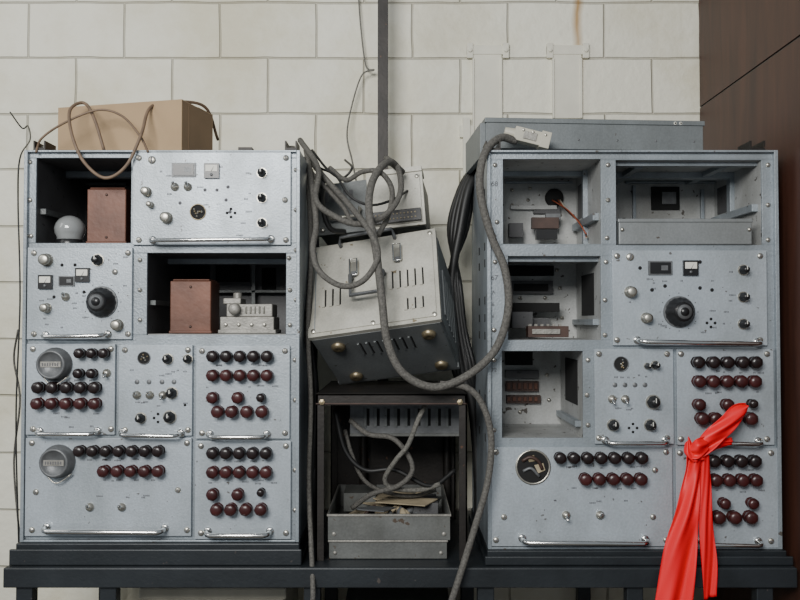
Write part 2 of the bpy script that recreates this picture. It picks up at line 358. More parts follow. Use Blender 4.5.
# ================================================= RIGHT RACK
RR=empty('electronic_equipment_rack'); fr=MB(); dt=MB()
RX0,RX1=W(487,345).x,W(778,345).x; RZ1=W(630,151).z; RZ0=W(630,548).z
d1=rect(503,159,601,244); d2=rect(616,160,762,245); d3=rect(508,256,601,340); d4=rect(502,351,583,438)
shell(fr,RX0,RX1,RZ0,RZ1,[d1,d2,d3,d4])
for h in (d1,d3,d4): liner(fr,h,.24,'inner')
liner(fr,d2,.26,'inner')
for q in [(611,250,766,346),(593,348,673,444),(675,348,773,445),(490,446,672,546),(674,447,777,547)]: panel(fr,dt,*q)
Y=.239
bk(fr,505,182,572,184,Y,.01,'frame'); bk(fr,531,218,558,229,Y-.03,.012,'brownpart'); bk(fr,533,208,560,214,Y,.008,'innerdark'); bk(fr,508,224,522,238,Y-.03,.02,'innerdark')
bk(fr,535,230,556,240,Y-.04,.016,'black'); bk(fr,545,214,560,220,Y-.03,.01,'capgrey')
p=W(554,198,Y); fr.lathe(p,[(.021,0),(.021,.006),(.017,.008),(.0001,.008)],'hole',seg=24)
for (a,b) in [(512,190),(530,188),(560,215),(548,235),(512,205),(528,200)]: screw(dt,a,b,2,Y)
bk(fr,510,206,556,210,Y,.012,'inner')
wr=MB()
for i in range(5): wr.tube([W(552+i*2,200,Y-.01),W(562+i*2,206+i*2,.19),W(570+i*3,212+i*3,.15),W(580+i*2,224+i*3,.12),W(586,234+i*1,.1)],.0014,('orange','rubber','rubber','orange','beige')[i],6)
wr.build('loose_wiring',RR)
Y2=.259
bk(fr,651,187,679,210,Y2,.005,'hole'); bk(fr,625,182,745,184,Y2,.01,'frame'); bk(fr,700,190,703,232,Y2,.01,'frame'); bk(fr,662,192,676,204,Y2-.006,.002,'capgrey')
bk(fr,632,186,635,232,Y2,.01,'frame'); bk(fr,720,200,735,215,Y2,.004,'hole')
fr.box(d2[0],d2[1],.14,.17,d2[3]-.013,d2[3],'frame'); fr.box(d2[0],d2[1],.02,.04,d2[3]-.008,d2[3],'frame'); fr.box(d2[0]+.05,d2[0]+.065,.04,.25,d2[3]-.010,d2[3],'frame'); fr.box(d2[1]-.07,d2[1]-.055,.04,.25,d2[3]-.010,d2[3],'frame')
fr.box(d2[1]-.012,d2[1],.02,.25,d2[2]+.07,d2[2]+.085,'frame'); fr.box(d2[1]-.01,d2[1],.14,.16,d2[2],d2[3]-.013,'frame')
fr.box(d1[1]-.012,d1[1],.02,.23,d1[2]+.05,d1[2]+.065,'frame'); fr.box(d1[1]-.01,d1[1],.12,.135,d1[2],d1[3],'frame'); fr.box(d1[0],d1[1],.14,.16,d1[3]-.010,d1[3],'frame')
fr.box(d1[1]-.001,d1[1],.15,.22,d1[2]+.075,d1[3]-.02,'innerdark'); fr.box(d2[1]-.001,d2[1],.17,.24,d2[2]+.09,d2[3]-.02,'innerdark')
bk(fr,508,266,553,276,Y,.012,'hole'); bk(fr,510,281,552,294,Y,.012,'innerdark'); bk(fr,514,284,548,291,Y-.012,.004,'hole'); bk(fr,512,303,558,312,.2,.02,'hole'); bk(fr,514,318,548,326,Y-.02,.02,'innerdark')
bk(fr,526,326,566,337,.10,.03,'brownpart'); bk(fr,532,329,560,334,.069,.003,'castgrey'); bk(fr,510,312,530,328,.18,.04,'innerdark')
for (a,b) in [(557,270),(560,288),(520,298),(545,298),(516,315),(562,318)]: screw(dt,a,b,2.2,Y)
for i in range(6): bk(dt,528+i*6,324,531+i*6,328,.09,.006,'castgrey')
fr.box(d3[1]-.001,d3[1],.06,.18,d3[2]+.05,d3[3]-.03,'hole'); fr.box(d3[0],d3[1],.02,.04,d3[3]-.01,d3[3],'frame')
fr.box(d3[1]-.012,d3[1],.02,.23,d3[2]+.03,d3[2]+.042,'frame')
bk(fr,505,352,532,365,Y,.01,'hole'); bk(fr,505,370,538,378,Y,.012,'innerdark'); bk(fr,505,381,538,391,Y,.012,'brownpart'); bk(fr,506,395,540,403,Y,.012,'brownpart')
for i in range(6): bk(dt,507+i*5.4,383,510+i*5.4,389,Y-.012,.006,'copper'); bk(dt,507+i*5.4,397,510+i*5.4,401,Y-.012,.006,'copper')
screw(dt,547,375,2.2,Y); screw(dt,549,400,2.2,Y); screw(dt,520,412,2.2,Y)
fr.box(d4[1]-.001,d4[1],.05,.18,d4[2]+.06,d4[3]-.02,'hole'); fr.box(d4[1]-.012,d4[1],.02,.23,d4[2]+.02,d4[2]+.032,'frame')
for (a,b) in [(495,165),(497,222),(494,236),(495,262),(494,330),(494,360),(494,430),(608,165),(608,200),(607,238),(606,262),(605,300),(605,335),(768,165),(768,205),(768,240),(588,360),(588,425),(587,395)]: screw(dt,a,b,2.4,-.0002)
text('68',491,186,.014,RR); text('67',491,280,.014,RR); text('A',492,294,.010,RR); text('6',492,306,.010,RR); text('6',492,318,.010,RR); text('72',491,372,.012,RR)
for py in (190,245,262,300,318,336,400,440): 
    z=W(480,py).z; dt.box(RX0-.0006,RX0,.03,.045,z-.008,z+.008,'hole'); dt.box(RX0-.0006,RX0,.15,.17,z-.008,z+.008,'hole')
# R2
display(dt,660,268,12,7); gauge(dt,690,268,7.5)
for b in (270,297,324): knob(dt,743,b,4.8); marks(dt,722,b-2,732,b+2,1)
chromeknob(dt,630,292,6); chromeknob(dt,646,318,5.5); bigknob(dt,679,312,14.5); screw(dt,630,257,4); marks(dt,625,300,735,335,10); marks(dt,640,278,720,290,6)
for (a,b) in [(652,290),(665,286),(700,288),(712,290),(700,262),(640,268)]: dots(dt,[(a,b)],2)
dots(dt,[(711,319),(715,323),(711,327),(707,323)],1.6); handle(dt,637,757,340,2,.0048)
# R3b
ringhole(dt,621,364,7,'capgrey'); knob(dt,655,365,4); knob(dt,647,366,3)
for a in (615,625,635,645): dots(dt,[(a,385)],2.6,'capgrey'); 
for a in (612,625): toggle(dt,a,399)
knob(dt,653,402,6.5); knob(dt,613,425,5.5); knob(dt,650,425,5.5); marks(dt,605,375,665,379,5); marks(dt,605,408,665,412,5); dots(dt,[(633,424),(629,428),(633,432),(637,428)],1.5); handle(dt,605,665,440,0)
# R3c
row(dt,362,[696,711,725,740,753],'blkknob',6.2); row(dt,381,lin(697,752,5),'redknob',6.4); row(dt,404,[697,725],'redknob',6); row(dt,418,[700,713,731,748],'redknob',6.6); row(dt,403,[750],'blkknob',4.5)
marks(dt,688,371,762,373,5); marks(dt,688,391,762,394,5); handle(dt,712,758,440,1)
# R4a
ringhole(dt,533,467,16,'steel',False)
p=W(533,467,PY)
dt.tube([p+Vector((-.022,-.002,.012)),p+Vector((-.006,-.004,.02)),p+Vector((.01,-.004,.012)),p+Vector((.018,-.003,-.004))],.0035,'brownpart',8,4)
dt.tube([p+Vector((-.02,-.002,-.008)),p+Vector((-.004,-.004,-.002)),p+Vector((.012,-.003,-.018))],.003,'capgrey',8,4)
dt.add([p+Vector(q) for q in ((.002,-.0022,.004),(.020,-.0016,.008),(.024,-.0016,-.006),(.010,-.0022,-.012))],[(0,1,2,3)],'paper')
dt.add([p+Vector(q) for q in ((-.012,-.0018,.020),(.002,-.0018,.024),(.004,-.0022,.012),(-.008,-.0022,.010))],[(0,1,2,3)],'brass')
row(dt,457,lin(559,640,7),'blkknob',6); row(dt,478,lin(584,639,5),'redknob',6.3)
toggle(dt,566,515); toggle(dt,600,515); marks(dt,556,466,645,468,7); marks(dt,570,488,645,490,5); marks(dt,530,500,630,505,5); handle(dt,522,645,538,1,.005); screw(dt,653,517); screw(dt,504,517); screw(dt,655,470)
# R4b
row(dt,460,lin(698,752,5),'blkknob',6.2); row(dt,479,lin(700,753,5),'redknob',6.4); row(dt,502,[700,722,750],'redknob',5.5); row(dt,516,[703,716,732,748],'redknob',6.6)
marks(dt,690,469,765,471,5); marks(dt,690,490,765,492,5); handle(dt,700,758,540,1)
fr.build('cabinet_frame',RR,bevel=.0012); dt.build('controls',RR)
tp=MB()
for px in (493,757):
    p=W(px,151,0); tp.box(p.x-.015,p.x+.015,-.004,.06,RZ1,RZ1+.006,'darksteel'); tp.box(p.x-.015,p.x-.012,-.004,.06,RZ1+.006,RZ1+.02,'darksteel'); tp.box(p.x+.012,p.x+.015,-.004,.06,RZ1+.006,RZ1+.02,'darksteel')
tp.build('lifting_brackets',RR)
m=MB(); x0,x1,z0,z1=rect(619,219,752,244,-.005); zb=d2[2]+.0005
m.box(x0,x1,-.005,.18,zb,zb+.050,'modgrey'); m.box(x0-.002,x1+.002,-.007,-.003,zb+.044,zb+.052,'modgrey'); 
for a in (x0+.006,x1-.006): m.lathe((a,-.007,zb+.030),[(.004,0),(.004,.002),(.0001,.003)],'steel',seg=10)
m.build('metal_chassis_module',None,bevel=.002)
# ================================================= TABLE
TZ=W(400,561,0).z; T=MB()
tx0,tx1=-.765,.766
T.box(tx0,tx1,-.044,.46,TZ-.006,TZ,'tablepaint')
T.box(tx0,tx1,-.05,-.044,TZ-.038,TZ,'tablepaint'); T.box(tx0,tx1,.455,.461,TZ-.038,TZ,'tablepaint')
for px in (24,108,312,486,635,765):
    x=W(px,580,-.04).x
    T.box(x-.016,x+.016,-.04,-.012,0,TZ-.006,'tablepaint'); T.box(x-.016,x+.016,.42,.45,0,TZ-.006,'tablepaint')
T.box(tx0,tx1,.425,.445,.15,.18,'tablepaint')
T.build('steel_work_table',None,bevel=.002)
for (a,b,zt) in ((LX0-.010,LX1+.008,LZ0),(RX0-.008,min(RX1+.012,.766),RZ0)):
    m=MB(); m.box(a,b,-.03,.38,TZ+.0005,TZ+.010,'tablepaint'); m.box(a+.006,b-.006,-.018,.372,TZ+.010,zt-.0005,'tablepaint')
    m.box(a,b,-.034,-.028,TZ+.0005,zt-.008,'tablepaint')
    m.build('rack_plinth',None,bevel=.002)
# ================================================= ROOM
def brickmat():
    m=bpy.data.materials.new('painted_brick'); m.use_nodes=True; nt=m.node_tree; N=nt.nodes; L=nt.links; b=N['Principled BSDF']
    tc=N.new('ShaderNodeTexCoord'); sx=N.new('ShaderNodeSeparateXYZ'); cx=N.new('ShaderNodeCombineXYZ')
    L.new(tc.outputs['Object'],sx.inputs[0])
    p0=W(318,112,.5)
    ax=N.new('ShaderNodeMath'); ax.inputs[1].default_value=-p0.x+2.5; az=N.new('ShaderNodeMath'); az.inputs[1].default_value=-p0.z+.146*10
    L.new(sx.outputs['X'],ax.inputs[0]); L.new(sx.outputs['Z'],az.inputs[0])
    nz=N.new('ShaderNodeTexNoise'); nz.inputs['Scale'].default_value=6; L.new(tc.outputs['Object'],nz.inputs['Vector'])
    L.new(ax.outputs[0],cx.inputs['X']); L.new(az.outputs[0],cx.inputs['Y'])
    wob=N.new('ShaderNodeVectorMath'); wob.operation='MULTIPLY_ADD'; wob.inputs[1].default_value=(.010,.010,0); L.new(nz.outputs['Color'],wob.inputs[0]); L.new(cx.outputs[0],wob.inputs[2])
    br=N.new('ShaderNodeTexBrick'); br.offset=.5; br.inputs['Scale'].default_value=1; br.inputs['Brick Width'].default_value=.25; br.inputs['Row Height'].default_value=.146
    br.inputs['Mortar Size'].default_value=.0035; br.inputs['Mortar Smooth'].default_value=.8
    br.inputs['Color1'].default_value=(.70,.68,.57,1); br.inputs['Color2'].default_value=(.75,.73,.62,1); br.inputs['Mortar'].default_value=(.50,.475,.385,1)
    L.new(wob.outputs[0],br.inputs['Vector'])
    n=N.new('ShaderNodeTexNoise'); n.inputs['Scale'].default_value=3.5; n.inputs['Detail'].default_value=9; n.inputs['Roughness'].default_value=.65; L.new(tc.outputs['Object'],n.inputs['Vector'])
    rr=N.new('ShaderNodeValToRGB'); rr.color_ramp.elements[0].color=(.84,.81,.73,1); rr.color_ramp.elements[0].position=.33; rr.color_ramp.elements[1].position=.55; L.new(n.outputs['Fac'],rr.inputs['Fac'])
    mu=N.new('ShaderNodeMixRGB'); mu.blend_type='MULTIPLY'; mu.inputs['Fac'].default_value=1; L.new(br.outputs['Color'],mu.inputs['Color1']); L.new(rr.outputs['Color'],mu.inputs['Color2'])
    s=W(578,0,.5).x; zb=W(578,105,.5).z
    a=N.new('ShaderNodeMath'); a.operation='SUBTRACT'; a.inputs[1].default_value=s; L.new(sx.outputs['X'],a.inputs[0])
    n4=N.new('ShaderNodeTexNoise'); n4.inputs['Scale'].default_value=9; L.new(tc.outputs['Object'],n4.inputs['Vector'])
    a1=N.new('ShaderNodeMath'); a1.operation='MULTIPLY_ADD'; a1.inputs[1].default_value=.02; L.new(n4.outputs['Fac'],a1.inputs[0])
    a0=N.new('ShaderNodeMath'); a0.operation='SUBTRACT'; a0.inputs[1].default_value=.010; L.new(a.outputs[0],a0.inputs[0]); L.new(a0.outputs[0],a1.inputs[2])
    ab=N.new('ShaderNodeMath'); ab.operation='ABSOLUTE'; L.new(a1.outputs[0],ab.inputs[0])
    mr=N.new('ShaderNodeMapRange'); mr.inputs['From Min'].default_value=0; mr.inputs['From Max'].default_value=.016; mr.inputs['To Min'].default_value=.95; mr.inputs['To Max'].default_value=0; L.new(ab.outputs[0],mr.inputs['Value'])
    mz=N.new('ShaderNodeMapRange'); mz.inputs['From Min'].default_value=zb-.05; mz.inputs['From Max'].default_value=zb+.22; L.new(sx.outputs['Z'],mz.inputs['Value'])
    mm=N.new('ShaderNodeMath'); mm.operation='MULTIPLY'; L.new(mr.outputs[0],mm.inputs[0]); L.new(mz.outputs[0],mm.inputs[1])
    mx=N.new('ShaderNodeMixRGB'); L.new(mm.outputs[0],mx.inputs['Fac']); L.new(mu.outputs[0],mx.inputs['Color1']); mx.inputs['Color2'].default_value=(.38,.21,.06,1)
    L.new(mx.outputs[0],b.inputs['Base Color']); b.inputs['Roughness'].default_value=.55
    inv=N.new('ShaderNodeMath'); inv.operation='SUBTRACT'; inv.inputs[0].default_value=1; L.new(br.outputs['Fac'],inv.inputs[1])
    n5=N.new('ShaderNodeTexNoise'); n5.inputs['Scale'].default_value=28; n5.inputs['Detail'].default_value=8; L.new(tc.outputs['Object'],n5.inputs['Vector'])
    ad=N.new('ShaderNodeMath'); ad.operation='MULTIPLY_ADD'; ad.inputs[1].default_value=.9; L.new(n5.outputs['Fac'],ad.inputs[0]); L.new(inv.outputs[0],ad.inputs[2])
    bp=N.new('ShaderNodeBump'); bp.inputs['Strength'].default_value=.8; bp.inputs['Distance'].default_value=.006; L.new(ad.outputs[0],bp.inputs['Height']); L.new(bp.outputs[0],b.inputs['Normal'])
    MATS['brick']=m
brickmat()
def woodmat():
    m=bpy.data.materials.new('dark_wood'); m.use_nodes=True; nt=m.node_tree; N=nt.nodes; L=nt.links; b=N['Principled BSDF']
    tc=N.new('ShaderNodeTexCoord'); mp=N.new('ShaderNodeMapping'); mp.inputs['Scale'].default_value=(8,6.0,.8); L.new(tc.outputs['Object'],mp.inputs[0])
    n=N.new('ShaderNodeTexNoise'); n.inputs['Scale'].default_value=4; n.inputs['Detail'].default_value=8; n.inputs['Distortion'].default_value=.8; L.new(mp.outputs[0],n.inputs['Vector'])
    r=N.new('ShaderNodeValToRGB'); r.color_ramp.elements[0].position=.3; r.color_ramp.elements[1].position=.7
    r.color_ramp.elements[0].color=(.030,.010,.006,1); r.color_ramp.elements[1].color=(.066,.023,.013,1); L.new(n.outputs['Fac'],r.inputs['Fac']); L.new(r.outputs[0],b.inputs['Base Color'])
    b.inputs['Roughness'].default_value=.5; MATS['wood']=m
woodmat()
mat('concrete',(.13,.12,.11),.85,0,.25,6,.3,60)
m=MB(); m.box(-2.2,2.2,.5,.62,0,2.9,'brick'); m.build('wall_back')
m=MB(); m.box(-2.2,2.2,-3.4,.62,-.1,0,'concrete'); m.build('floor')
m=MB(); sx0=W(699,110,.5).x; zs=W(700,108,.5).z
m.box(sx0,sx0+.02,-.35,.495,0.06,zs-.002,'wood'); m.box(sx0,sx0+.02,-.35,.495,zs+.002,2.3,'wood'); m.box(sx0+.003,sx0+.02,-.34,.49,zs-.002,zs+.002,'black')
m.box(sx0+.02,sx0+.6,.47,.495,.06,2.3,'wood'); m.box(sx0+.58,sx0+.6,-.35,.47,.06,2.3,'wood'); m.box(sx0+.02,sx0+.58,-.35,.47,2.28,2.3,'wood')
m.box(sx0+.021,sx0+.299,-.35,-.33,.07,2.27,'wood'); m.box(sx0+.302,sx0+.579,-.35,-.33,.07,2.27,'wood'); m.box(sx0+.02,sx0+.58,-.32,.47,0,.06,'wood')
m.build('wooden_wardrobe',None,bevel=.001)
for cxp,bot in ((488,150),(568,118)):
    m=MB(); x0,x1,z0,z1=rect(cxp-21,43,cxp+21,58,.49); xa,xb,_,_=rect(cxp-15,60,cxp+14,100,.49); zb=W(cxp,bot,.49).z
    m.box(xa,xb,.493,.4995,zb,z1-.004,'bracket'); m.box(x0,x0+.016,.488,.4995,z0,z1,'bracket'); m.box(x1-.016,x1,.488,.4995,z0,z1,'bracket'); m.box(x0,x1,.491,.4995,z0+.01,z1-.006,'bracket'); m.box(xa-.001,xa+.004,.489,.4995,zb,z0,'bracket'); m.box(xb-.004,xb+.001,.489,.4995,zb,z0,'bracket')
    for s_ in (x0+.008,x1-.008): m.lathe((s_,.488,(z0+z1)/2),[(.006,0),(.006,.004),(.0001,.005)],'bracket',seg=6,smooth=False)
    m.build('wall_mounting_bracket',None,bevel=.0015)
m=MB(); x0,x1,z0,z1=rect(463,118,470,176,.49); m.box(x0,x1,.484,.4995,z0,z1,'bracket'); m.box(x0-.008,x1+.01,.488,.4995,z1-.05,z1-.02,'bracket'); m.build('wall_conduit_clip')
m=MB(); x=W(383,80,.40).x; m.box(x-.013,x+.013,.39,.394,TZ+.0,2.6,'darksteel'); m.box(x-.013,x-.009,.394,.415,TZ,2.6,'darksteel'); m.build('steel_angle_post')
# ================================================= top objects
m=MB(); th=math.radians(14)
bl=W(184,150,.05); wd=.290; hh=W(183,103,.05).z-LZ1
ob=Vector((bl.x,.03,LZ1+.0008))
m.M=Matrix.Translation(ob)@Matrix.Rotation(-th,4,'Z')
t=.003; dp=.14
m.box(-wd,0,0,t,0,hh,'cardboard'); m.box(-wd,0,dp-t,dp,0,hh,'cardboard'); m.box(-t,0,t,dp-t,0,hh,'carddark'); m.box(-wd,-wd+t,t,dp-t,0,hh,'cardboard'); m.box(-wd+t,-t,t,dp-t,0,t,'carddark')
m.box(-wd,0,0,dp/2-.001,hh,hh+.002,'cardboard'); m.box(-wd,0,dp/2+.001,dp,hh+.0005,hh+.003,'cardboard'); m.box(-wd+t,-t,dp/2-.002,dp/2+.002,hh-.002,hh,'carddark')
m.box(-.0002,.0004,.03,.032,0,hh,'carddark')
m.build('cardboard_box')
m=MB(); fl=W(487,150,.06); m.M=Matrix.Translation((fl.x,.075,RZ1+.0215))@Matrix.Rotation(math.radians(4),4,'Z')
wd=.468; hh=.060; m.box(0,wd,0,.22,0,hh,'coverblue'); m.box(-.003,wd+.003,-.003,.223,hh-.006,hh+.004,'coverblue'); m.box(-.012,0,.005,.215,-.018,hh-.006,'coverblue')
for a in (wd-.062,wd-.050): m.lathe((a,-.003,hh-.002),[(.0035,0),(.0035,.001),(.0001,.001)],'white',seg=8); m.lathe((a,-.004,hh-.002),[(.002,0),(.0018,.0008),(.0001,.001)],'hole',seg=8)
m.box(.02,.04,.01,.2,-.0208,0,'coverblue'); m.box(wd-.06,wd-.04,.01,.2,-.0208,0,'coverblue'); m.box(.04,wd-.06,.03,.034,-.0208,0,'coverblue')
for a in lin(.03,wd-.02,6): m.lathe((a,0,.02),[(.0025,0),(.0025,.001),(.0001,.001)],'capgrey',seg=8)
m.build('metal_instrument_cover',None,bevel=.002)
m=MB(); p=W(531,138,.035); m.M=Matrix.Translation((p.x,.035,p.z))@Matrix.Rotation(math.radians(14),4,'Y')
m.box(-.036,.036,-.014,.014,-.014,.014,'beige'); m.box(.018,.038,-.017,.017,-.017,.017,'beige'); m.lathe((-.036,0,0),[(.011,0),(.009,.02),(.0001,.02)],'beige',axis=(-1,0,0),seg=14); m.box(-.018,.01,-.016,-.014,-.008,.008,'castgrey')
for a in (-.02,.0,.026): m.lathe((a,-.015 if a<.02 else -.017,0.009),[(.003,0),(.003,.002),(.0001,.002)],'steel',seg=8)
m.build('cable_plug_connector',None,bevel=.002)
# ================================================= CENTRE shelf
SZ=W(390,394,.0).z; sh=MB(); xa=W(316,396,0).x; xb=W(467,396,0).x
for y in (.0,.36):
    sh.box(xa,xb,y,y+.004,SZ-.022,SZ,'darksteel'); sh.box(xa,xb,y,y+.024,SZ-.003,SZ+.0005,'darksteel')
for x in (xa,xb-.004):
    sh.box(x,x+.004,.0,.384,SZ-.022,SZ,'darksteel')
sh.box(xa+.004,xb-.004,.02,.37,SZ-.004,SZ,'darksteel')
sh.box(xa+.004,xb-.004,.372,.376,TZ+.02,SZ-.004,'darksteel')  # dark back sheet, added so the space under the shelf reads dark
for x in (xa,xb-.016):
    for y in (.0,.364):
        sh.box(x,x+.016,y,y+.003,TZ+.0005,SZ-.02,'darksteel'); sh.box(x if x==xa else x+.013,x+.003 if x==xa else x+.016,y,y+.02,TZ+.0005,SZ-.02,'darksteel')
sh.box(xa,xb,-.003,0,SZ-.020,SZ-.018,'brownpart')
for px in (322,460): sh.lathe(W(px,402,-.001),[(.006,0),(.006,.004),(.0001,.005)],'brass',seg=6,smooth=False)
sh.build('steel_shelf_frame')
def frame_from(BL,BR,alpha):
    ex=(BR-BL).normalized(); ev=Vector((0,math.sin(alpha),math.cos(alpha))); ev=(ev-ex*ev.dot(ex)).normalized()
    ey=ev.cross(ex).normalized()
    M=Matrix((( ex.x,ey.x,ev.x,BL.x),(ex.y,ey.y,ev.y,BL.y),(ex.z,ey.z,ev.z,BL.z),(0,0,0,1)))
    return M,(BR-BL).length
def loc_handle(mb,x0,x1,z,o=.022,drop=.02,r=.004,m='darksteel'):
    mb.tube([(x0,0,z),(x0,-o*.7,z),(x0+.003,-o,z-drop),(x1-.003,-o,z-drop),(x1,-o*.7,z),(x1,0,z)],r,m,8,1)
m=MB(); M,w=frame_from(W(308,338,.045),W(441,319,-.005),math.radians(30)); m.M=M
H=.225; Dp=.225
m.box(.003,w-.003,.004,Dp,.003,H-.003,'modgrey'); m.box(0,w,-.0,.012,0,H,'cream'); 
m.box(.008,w-.008,-.003,0,.008,H-.008,'cream'); m.box(.014,.016,-.0035,-.003,.012,H-.012,'frame')
for (bx,bz,n) in ((.175,.085,5),(.03,.065,3),(.205,.03,3)):
    for i in range(n):
        m.box(bx+i*.016,bx+i*.016+.006,-.006,-.003,bz,bz+(.045 if bz>.05 else .03),'cream'); m.box(bx+i*.016+.006,bx+i*.016+.009,-.0036,-.003,bz+.002,bz+(.043 if bz>.05 else .028),'hole')
for (a,b) in ((.10,.15),(.195,.17)):
    m.box(a-.010,a+.010,-.008,-.003,b-.016,b+.016,'steel'); m.tube([(a-.008,-.012,b-.02),(a-.008,-.014,b+.02),(a+.008,-.014,b+.02),(a+.008,-.012,b-.02),(a-.008,-.012,b-.02)],.0018,'chrome',6,1)
    m.box(a-.005,a+.005,-.011,-.008,b-.022,b-.01,'capgrey')
loc_handle(m,.095,.165,.125,.028,.055,.0046,'capgrey'); loc_handle(m,.07,.19,H-.012,.02,-.014,.004,'capgrey')
for (a,b) in ((.012,.012),(w-.012,.012),(.012,H-.012),(w-.012,H-.012),(w/2,.012)): m.lathe((a,-.003,b),[(.005,0),(.005,.002),(.0001,.003)],'steel',seg=10)
m.box(.004,w-.004,.012,Dp-.006,-.0006,.003,'modgrey')
for a in (.05,w-.035):
    for yy in (.05,.19): m.lathe((a,yy,.0),[(.015,0),(.015,.004),(.012,.009),(.006,.010),(.0001,.008)],'brass',axis=(0,0,-1),seg=16)
for i in range(7):
    m.box(.09+i*.018,.094+i*.018,.05,.10,-.003,.0,'modgrey'); m.box(.095+i*.018,.099+i*.018,.05,.10,-.0008,-.0004,'hole')
m.box(w-.003,w,.02,Dp-.01,.01,H-.01,'modgrey')
for i in range(6): m.box(w,w+.003,.05+i*.025,.06+i*.025,.04,.15,'modgrey'); m.box(w,w+.0006,.06+i*.025,.064+i*.025,.042,.148,'hole')
m.box(.0,w,Dp-.012,Dp,0,H,'modgrey')
m.build('portable_instrument_case',None,bevel=.0015)
m=MB(); M,w=frame_from(W(318,236,.19),W(426,224,.16),math.radians(12)); m.M=M; H=.125; Dp=.15
m.box(.003,w-.003,.004,Dp,.003,H-.003,'caseblue'); m.box(0,w*.48,0,.01,0,H-.01,'caseblue'); m.box(w*.48,w,0,.01,0,H,'cream'); m.box(w*.5,w-.006,-.003,0,.006,H-.006,'cream')
m.box(.12,w-.008,-.012,-.003,.008,.036,'black')
for i in range(13):
    for j in range(2): m.lathe((.126+i*.008,-.012,.016+j*.011),[(.002,0),(.002,.002),(.0001,.002)],'paper',seg=6)
loc_handle(m,.03,.10,.05,.02,.02,.004,'steel'); m.box(.13,w,-.004,.05,H,H+.012,'cream')
for (a,b) in ((.012,.012),(.012,H-.022),(w-.012,H-.012),(w*.55,H-.012)): m.lathe((a,-.003,b),[(.005,0),(.005,.002),(.0001,.003)],'steel',seg=10)
for i in range(5): m.box(.02+i*.014,.028+i*.014,-.0015,0,.075,.10,'innerdark')
m.build('portable_instrument_case',None,bevel=.0015)
# vented chassis under shelf
m=MB(); xa2=W(350,420,.14).x; xb2=W(466,420,.14).x; z1=SZ-.026; z0=W(400,436,.14).z
m.box(xa2,xb2-.01,.14,.34,z0,z1,'capgrey')
for i in range(9): m.box(xa2+.03+i*.022,xa2+.036+i*.022,.136,.14,z0+.02,z1-.015,'caseblue'); m.box(xa2+.036+i*.022,xa2+.042+i*.022,.1392,.14,z0+.022,z1-.017,'hole')
m.box(xa2,xb2-.01,.135,.14,z0,z0+.006,'trayside')
m.tube([(xa2+.02,.35,z0+.02),(xa2+.02,.35,TZ+.002)],.01,'darksteel',10,1); m.tube([(xb2-.03,.35,z0+.02),(xb2-.03,.35,TZ+.002)],.01,'darksteel',10,1)
m.box(xa2+.01,xb2-.02,.34,.36,z0+.01,z0+.03,'darksteel')
m.build('vented_metal_chassis',None,bevel=.001)
# trays
def tray(px0,px1,pyt,zb,y0,y1,mt='trayside'):
    m=MB(); x0=W(px0,(pyt),y0).x; x1=W(px1,pyt,y0).x; zt=W(390,pyt,y0).z; t=.003
    m.box(x0,x1,y0,y0+t,zb,zt,mt); m.box(x0,x1,y1-t,y1,zb,zt,mt); m.box(x0,x0+t,y0+t,y1-t,zb,zt,mt); m.box(x1-t,x1,y0+t,y1-t,zb,zt,mt); m.box(x0+t,x1-t,y0+t,y1-t,zb,zb+t,mt)
    m.box(x0-.002,x1+.002,y0-.003,y0,zt-.004,zt,'castgrey'); m.box(x0-.002,x0,y0,y1,zt-.004,zt,'castgrey'); m.box(x1,x1+.002,y0,y1,zt-.004,zt,'castgrey')
    for xx in (x0+.012,x1-.012): m.lathe((xx,y0,zb+.012),[(.004,0),(.004,.002),(.0001,.003)],'castgrey',seg=8)
    return m,x0,x1,zt
m,x0,x1,zt=tray(329,447,540,TZ+.001,.012,.34); m.build('metal_parts_tray',None,bevel=.001)
m,x0,x1,zt2=tray(328,450,514,zt+.001,.008,.32)
random.seed(3)
for i in range(9):
    cx_=x0+.04+R()*(x1-x0-.08); cy=.05+R()*.22; a=R()*3; w_=.03+R()*.03; h_=.02+R()*.02; z=zt+.020+i*.004
    c,s_=math.cos(a),math.sin(a); q=[(cx_+c*u-s_*v,cy+s_*u+c*v,z+R()*.008) for u,v in ((-w_,-h_),(w_,-h_),(w_,h_),(-w_,h_))]
    q=[(min(max(p[0],x0+.006),x1-.006),min(max(p[1],.016),.312),p[2]) for p in q]
    q2=[(p[0],p[1],p[2]-.002) for p in q]
    m.add(q+q2,[(0,1,2,3),(7,6,5,4),(0,4,5,1),(1,5,6,2),(2,6,7,3),(3,7,4,0)],random.choice(['paper','paper','castgrey','capgrey','trayside']))
for i in range(14):
    cx_=x0+.03+R()*(x1-x0-.07); cy=.04+R()*.24
    m.tube([(cx_,cy,zt+.03),(cx_+.02*(R()-.5),cy+.02,zt+.045),(cx_+.05*(R()-.5),cy+.01,zt+.03)],.004+.004*R(),random.choice(['rubber','capgrey','paper','brownpart']),8,3)
m.box(x0+.02,x0+.09,.18,.28,zt+.02,zt+.06,'trayside'); m.box(x1-.07,x1-.02,.1,.2,zt+.03,zt+.055,'innerdark')
m.build('metal_parts_tray',None,bevel=.001)
